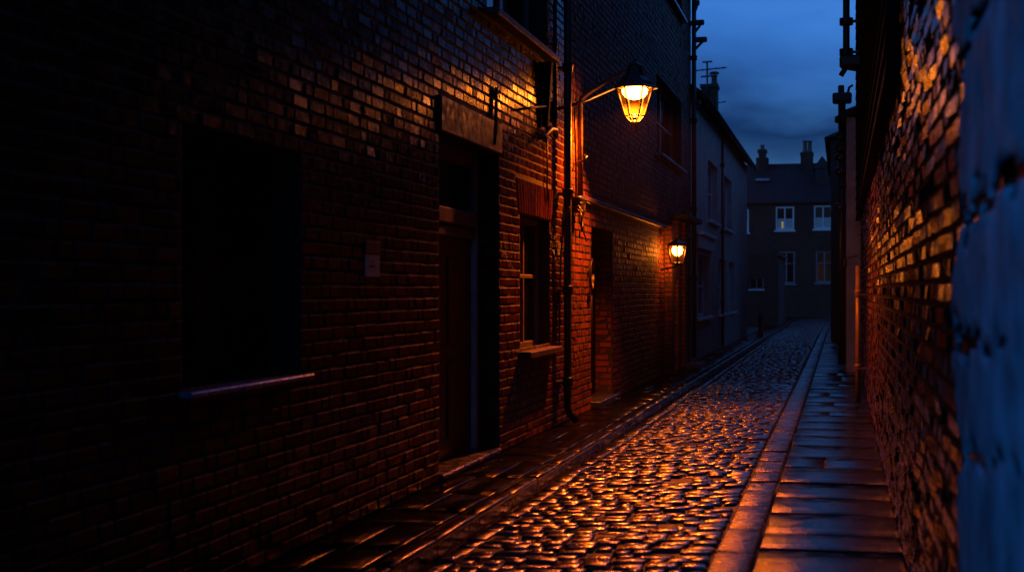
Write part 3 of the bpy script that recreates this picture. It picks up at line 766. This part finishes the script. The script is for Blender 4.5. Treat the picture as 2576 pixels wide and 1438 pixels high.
# ------------------------------------------------------------------ street lamp
CY = on_x(1458, 400, XL + .05).y + .04
LY = CY + .12
lc = on_y(1597, 240, LY)                                   # middle of the bulb
S = 1.0
lamp = thing('street_lamp', 'large glowing orange lantern on a bent wall bracket above the lane', 'lamp', (lc.x, LY, lc.z))
zt = on_y(1597, 219, LY).z; zb = on_y(1597, 292, LY).z
RT, RB = .225, .118
ph0 = -PI / 2 - PI / 6 + math.radians(4)      # a flat pane towards the lane's near end
def hexp(r, z): return [Vector((lc.x + r * math.cos(ph0 + k * PI / 3), LY + r * math.sin(ph0 + k * PI / 3), z)) for k in range(6)]
top, bot = hexp(RT, zt), hexp(RB, zb)
fr = MB()
for k in range(6):
    fr.tube([top[k], bot[k]], .011, 6); fr.tube([top[k], top[(k+1) % 6]], .013, 6); fr.tube([bot[k], bot[(k+1) % 6]], .012, 6)
for k in range(6):
    c = Vector((lc.x, LY, zb - .07)); fr.tube([bot[k], bot[k].lerp(c, .55) + Vector((0, 0, -.03)), c], .008, 6)
fr.lathe((lc.x, LY, zb - .07), [(.0, .02), (.03, .01), (.035, -.02), (.018, -.04), (.022, -.09), (.012, -.13), (0, -.14)], 12)
fr.build('lantern_frame', M['iron'], lamp)
names = []
for k in range(6):
    a = ph0 + (k + .5) * PI / 3
    ins = [Vector((lc.x, LY, p.z)).lerp(p, .985) for p in (top[k], top[(k+1) % 6], bot[(k+1) % 6], bot[k])]
    pn = MB()
    back = math.sin(a) > .35 and math.cos(a) < .2           # two opaque panels added to keep light off the wall beyond
    if back:
        o_ = Vector((math.cos(a), math.sin(a), 0)) * .004
        pn.add(ins + [p + o_ for p in ins], [(0,1,2,3), (4,5,6,7), (0,1,5,4), (1,2,6,5), (2,3,7,6), (3,0,4,7)])
        pn.build('light_block_panel', M['lamp_black'], lamp)
    else:
        pn.face(ins); pn.build('pane', M['lglass'], lamp)
cap = MB(); n6 = 6
prof = [(RT + .055, -.04), (RT + .05, -.026), (RT + .012, .004), (RT - .02, .05), (.13, .12), (.085, .20), (.08, .235), (.095, .245), (.06, .28), (.02, .30), (.02, .33), (0, .34)]
cap.lathe((lc.x, LY, zt + .012), prof, 6, smooth=False, ph=ph0)
cap.face([Vector((lc.x + .06 * 0 + (RT + .015) * math.cos(ph0 + k * PI / 3), LY + (RT + .015) * math.sin(ph0 + k * PI / 3), zt + .006)) for k in range(6)])
cap.build('lantern_cap', M['iron'], lamp)
bu = MB(); bh = zt - .012
bu.lathe((lc.x, LY, bh), [(0, -.002), (.14, -.004), (.16, -.03), (.15, -.07), (.115, -.115), (.05, -.138), (0, -.143)], 20)
bu.build('bulb', M['bulb'], lamp)
ld = bpy.data.lights.new('lamp_light', 'SPOT'); ld.energy = 2300; ld.color = (1.0, .14, .005); ld.shadow_soft_size = .06
ld.spot_size = math.radians(158); ld.spot_blend = .62
lo = bpy.data.objects.new('lamp_light', ld); COL.objects.link(lo); lo.parent = lamp; lo.location = (0, 0, bh - .20 - lc.z)
# bent arm: conduit up the wall, then out to the lantern
c0z = on_x(1458, 492, XL + .05).z; c1z = on_x(1458, 262, XL + .05).z
tp = Vector((lc.x, LY, zt + .25))
am = MB(); w0 = Vector((XL + .05, CY, c0z)); w1 = Vector((XL + .05, CY, c1z))
bend = w1 + Vector((.05, .012, .10)); bend2 = w1 + Vector((.13, .03, .16))
am.tube([w0, w1, w1 + Vector((.015, .003, .07)), bend, bend2, tp + Vector((-.16, 0, -.06)), tp], [.034, .034, .033, .03, .024, .018, .018], 12)
am.build('arm', M['pipe_paint'], lamp)
sr = MB(); s0 = on_x(1393, 277, XL + .02); s1 = top[3].copy() if False else min(top, key=lambda p: p.x + p.y * .2)
sr.tube([s0, s0.lerp(s1, .5) + Vector((0, 0, -.03)), s1], [.022, .018, .012], 8)
sr.box(s0.x - .018, s0.x + .01, s0.y - .06, s0.y + .06, s0.z - .12, s0.z + .09, 0, .006)
sr.build('stay_rod', M['iron'], lamp)

# porch lantern further on
pb0 = on_x(1704, 640, XL + .30)
P = thing('wall_lantern', 'small square glowing lantern by the porch further down the left wall', 'lamp', tuple(pb0))
f0 = on_y(1704, 617, pb0.y).z; f1 = on_y(1704, 662, pb0.y).z
rt, rb = .165, .115; ph = -PI / 2 + math.radians(6)
def sq(r, z): return [Vector((pb0.x + r * math.cos(ph + k * PI / 2), pb0.y + r * math.sin(ph + k * PI / 2), z)) for k in range(4)]
tq, bq = sq(rt, f0), sq(rb, f1); fr = MB()
for k in range(4):
    fr.tube([tq[k], bq[k]], .016, 6); fr.tube([tq[k], tq[(k+1) % 4]], .014, 6); fr.tube([bq[k], bq[(k+1) % 4]], .016, 6)
fr.face(bq)
fr.tube([bq[3].lerp(bq[1], .5), bq[3].lerp(bq[1], .5) + Vector((-.02, 0, -.05)), (XL + .005, pb0.y, f1 - .12)], .016, 8)
fr.build('lantern_frame', M['iron'], P)
for k in range(4):
    pn = MB(); pn.face([Vector((pb0.x, pb0.y, p.z)).lerp(p, .97) for p in (tq[k], tq[(k+1) % 4], bq[(k+1) % 4], bq[k])]); pn.build('pane', M['lglass'], P)
cp_ = MB(); cp_.lathe((pb0.x, pb0.y, f0 + .01), [(rt + .025, 0), (rt + .01, .02), (.06, .08), (.03, .10), (0, .13)], 4, smooth=False, ph=ph)
cp_.face([p.lerp(Vector((pb0.x, pb0.y, p.z)), -.15) + Vector((0, 0, .012)) for p in tq]); cp_.build('lantern_cap', M['iron'], P)
bu = MB(); bu.lathe((pb0.x, pb0.y, f0 - .02), [(0, 0), (.08, -.01), (.10, -.06), (.08, -.13), (.025, -.17), (0, -.175)], 16); bu.build('bulb', M['bulb_far'], P)

# ------------------------------------------------------------------ fittings on the near left wall
# iron bracket bar with a hook
b0 = on_x(1379, 158, XL + .07); b1 = on_x(1379, 318, XL + .07)
hb = thing('iron_bracket', 'black iron bracket bar with a hooked foot on the brick wall beside the drainpipe', 'bracket', tuple(b1))
t = MB(); t.add([(XL + .005, b0.y - .05, b0.z), (XL + .12, b0.y - .05, b0.z), (XL + .12, b0.y + .05, b0.z), (XL + .005, b0.y + .05, b0.z), (XL + .005, b1.y - .03, b1.z), (XL + .07, b1.y - .03, b1.z), (XL + .07, b1.y + .03, b1.z), (XL + .005, b1.y + .03, b1.z)],
          [(0,1,2,3), (4,5,6,7), (0,1,5,4), (1,2,6,5), (2,3,7,6), (3,0,4,7)]); t.build('bar', M['wood_black'], hb)
t = MB(); pts = [on_x(1352, 352, XL + .06), on_x(1372, 340, XL + .08), on_x(1384, 326, XL + .09), on_x(1398, 328, XL + .09), on_x(1401, 345, XL + .07)]
t.tube(pts, [.012, .022, .04, .03, .02], 8); t.build('hook', M['iron'], hb)
t = MB(); t.tube([on_x(1303, 277, XL + .03), on_x(1340, 270, XL + .06), on_x(1374, 268, XL + .06)], .012, 8); t.build('arm', M['iron'], hb)
def cable(label, pts, r=.008):
    t = MB(); t.tube(pts, r, 6); return tag(t.build('cable', M['iron']), label, 'cable', 'cables on the near brick wall')
wx = XL + .02
cable('thin black cable hanging straight down the brick from the hooked bracket', [on_x(1376, 345, wx), on_x(1377, 420, wx), on_x(1376, 470, wx), on_x(1379, 508, wx)], .010)
cable('short black cable dangling above the left end of the door lintel', [on_x(1249, 220, wx), on_x(1248, 280, wx), on_x(1247, 335, wx), on_x(1244, 362, wx)], .016)
cable('black cable looping from the junction box down beside the drainpipe', [on_x(1432, 520, XL + .14), on_x(1418, 560, XL + .07), on_x(1411, 640, wx), on_x(1408, 760, wx), on_x(1407, 880, wx)], .011)
cable('thin cable running up between drainpipe and lamp bracket', [on_x(1449, 495, XL + .03), on_x(1449, 420, XL + .03), on_x(1447, 330, XL + .03), on_x(1446, 270, XL + .03)], .014)
jb = on_x(1452, 515, XL + .05)
J = thing('junction_box', 'black junction box with tangled wires where the lamp bracket meets the drainpipe', 'junction box', tuple(jb))
t = MB(); t.box(XL + .005, XL + .12, jb.y - .11, jb.y + .12, jb.z - .10, jb.z + .10, 0, .015)
t.box(XL + .01, XL + .17, jb.y - .5, jb.y - .15, jb.z + .03, jb.z + .07, 0, .01); t.build('box', M['iron'], J)
for k in range(7):
    t = MB(); rg = random.Random(90 + k); st = Vector((XL + .1, jb.y + rg.uniform(-.35, .1), jb.z + rg.uniform(-.08, .08)))
    pts = [st]
    for q_ in range(4): pts.append(pts[-1] + Vector((rg.uniform(-.02, .05), rg.uniform(-.12, .12), rg.uniform(-.16, .04))))
    t.tube(pts, .010, 6); t.build('wire', M['iron'], J)
hk = MB(); h0 = on_x(1450, 408, XL + .02); h1 = on_x(1470, 404, XL + .16)
hk.tube([h0, h0.lerp(h1, .5), h1, h1 + Vector((.02, .03, .05)), h1 + Vector((-.01, .05, .07))], .014, 8)
tag(hk.build('wall_hook', M['iron']), 'small black hook sticking out of the brick right of the lamp bracket', 'hook')
co = MB(); cc = on_x(1486, 690, XL + .04)
for k in range(4):
    co.tube([Vector((cc.x + .015 * k * .5, cc.y + .10 * math.cos(a_ * PI / 6), cc.z + (.16 + .012 * k) * math.sin(a_ * PI / 6))) for a_ in range(13)], .009, 6)
co.tube([cc + Vector((0, .05, -.15)), cc + Vector((.01, .02, -.5)), cc + Vector((0, .06, -1.3))], .010, 6)
tag(co.build('cable_coil', M['iron']), 'coil of dark cable hung by the doorway past the drainpipe', 'cable coil')
# notices by the door
n0 = on_x(918, 605, XL + .01); n1 = on_x(955, 640, XL + .01); n2 = on_x(955, 697, XL + .01)
ng = thing('wall_notice', 'small door notice on the dark brick, a dark upper plate over a pale card', 'notice', (XL, n0.y, n2.z))
t = MB(); boxm(t, mpl, n0.y, n1.y, n1.z + .002, n0.z, .004, .018, 0, .003); pu = t.build('upper_plate', M['dark_plate'], ng)
t = MB()
for k in range(5): boxm(t, mpl, n0.y + .04, n1.y - .04 - .03 * (k % 2), n1.z + .02 + k * .018, n1.z + .024 + k * .018, .0185, .020)
t.build('printed_lines', M['grey_paint'], pu)
t = MB(); boxm(t, mpl, n0.y + .01, n1.y - .004, n2.z, n1.z - .003, .004, .014, 0, .003); pl_ = t.build('card', M['notice'], ng)
t = MB(); cyy = (n0.y + n1.y) / 2; czz = (n2.z + n1.z) / 2
t.tube([(XL + .0155, cyy - .04, czz + .005), (XL + .0155, cyy - .015, czz - .012), (XL + .0155, cyy + .01, czz + .006), (XL + .0155, cyy + .045, czz - .004)], .003, 5)
t.tube([(XL + .0155, cyy - .01, czz + .03), (XL + .0155, cyy + .01, czz + .022)], .003, 5); t.build('printed_mark', M['ink'], pl_)

# ------------------------------------------------------------------ sky and light
w = bpy.data.worlds.new('World'); scene.world = w; w.use_nodes = True
nt = w.node_tree; nt.nodes.clear(); L = nt.links
wo = nt.nodes.new('ShaderNodeOutputWorld'); bg = nt.nodes.new('ShaderNodeBackground'); L.new(bg.outputs[0], wo.inputs[0])
sk = nt.nodes.new('ShaderNodeTexSky'); sk.sky_type = 'NISHITA'; sk.sun_disc = False
sk.sun_elevation = math.radians(5.0); sk.sun_rotation = math.radians(200); sk.air_density = 1.2; sk.ozone_density = 4.0; sk.dust_density = .3
tint = N(nt, 'ShaderNodeMix', data_type='RGBA', blend_type='MULTIPLY'); tint.inputs[0].default_value = 1.0
L.new(sk.outputs[0], tint.inputs[6]); tint.inputs[7].default_value = (.56, 1.08, 2.55, 1)
tc = N(nt, 'ShaderNodeTexCoord'); mp_ = N(nt, 'ShaderNodeMapping'); mp_.inputs['Scale'].default_value = (3.0, 3.0, 8.0); mp_.inputs['Location'].default_value = (.3, .1, .25)
L.new(tc.outputs['Generated'], mp_.inputs[0])
no = N(nt, 'ShaderNodeTexNoise', Scale=1.6, Detail=5.0, Roughness=.5); L.new(mp_.outputs[0], no.inputs['Vector'])
sx = N(nt, 'ShaderNodeSeparateXYZ'); L.new(tc.outputs['Generated'], sx.inputs[0])
wob = N(nt, 'ShaderNodeMath', operation='MULTIPLY_ADD'); wob.inputs[1].default_value = .16; L.new(no.outputs['Fac'], wob.inputs[0])
off = N(nt, 'ShaderNodeMath', operation='SUBTRACT'); off.inputs[1].default_value = .08; L.new(sx.outputs['Z'], off.inputs[0]); L.new(off.outputs[0], wob.inputs[2])
cr = nt.nodes.new('ShaderNodeValToRGB'); L.new(wob.outputs[0], cr.inputs[0])          # banks of cloud low in the sky
els = cr.color_ramp.elements
for i_, (p_, v_) in enumerate(((0, (.32, .34, .38)), (.085, (.32, .34, .38)), (.125, (.09, .11, .15)), (.165, (.48, .5, .52)), (.21, (.85, .82, .75)), (.42, (1.3, .85, .6)), (1, (1.3, .85, .6)))):
    el = els[i_] if i_ < 2 else els.new(p_)
    el.position = p_; el.color = (*v_, 1)
cm = N(nt, 'ShaderNodeMix', data_type='RGBA', blend_type='MULTIPLY'); cm.inputs[0].default_value = 1.0
L.new(tint.outputs[2], cm.inputs[6]); L.new(cr.outputs[0], cm.inputs[7]); L.new(cm.outputs[2], bg.inputs[0])
bg.inputs[1].default_value = .12
sl = bpy.data.lights.new('sun', 'SUN'); sl.energy = .30; sl.angle = math.radians(22); sl.color = (.08, .36, 1.0)
so = bpy.data.objects.new('sun', sl); COL.objects.link(so); so.rotation_euler = Vector((-1.0, -.85, .5)).to_track_quat('Z', 'Y').to_euler()

# ------------------------------------------------------------------ damp air
hz = MB(); hz.box(-16, 9, -15, 112, -1.4, 10.6)
hm, hnt, hout = new_mat('damp_air')
pv = N(hnt, 'ShaderNodeVolumePrincipled'); pv.inputs['Color'].default_value = (.9, .92, .95, 1); pv.inputs['Density'].default_value = .00025; pv.inputs['Anisotropy'].default_value = .3
hnt.links.new(pv.outputs[0], hout.inputs['Volume'])
tag(hz.build('haze', hm), kind='stuff')

# ------------------------------------------------------------------ camera
cam = bpy.data.cameras.new('camera'); co_ = bpy.data.objects.new('camera', cam); COL.objects.link(co_); scene.camera = co_
co_.location = (0, 0, H_EYE); co_.rotation_euler = (PI / 2, 0, PSI)
cam.sensor_width = 36; cam.lens = 36 * FPX / 2576; cam.shift_y = 11 / 2576
cam.clip_start = .05; cam.clip_end = 600
cam.dof.use_dof = True; cam.dof.focus_distance = 17; cam.dof.aperture_fstop = 2.4
scene.view_settings.view_transform = 'Standard'; scene.view_settings.look = 'None'; scene.view_settings.exposure = 0; scene.view_settings.gamma = 1
scene.render.engine = 'CYCLES'
cy = scene.cycles
cy.use_denoising = True; cy.max_bounces = 6; cy.diffuse_bounces = 3; cy.glossy_bounces = 3; cy.transparent_max_bounces = 12
cy.sample_clamp_indirect = 4; cy.caustics_reflective = False; cy.caustics_refractive = False
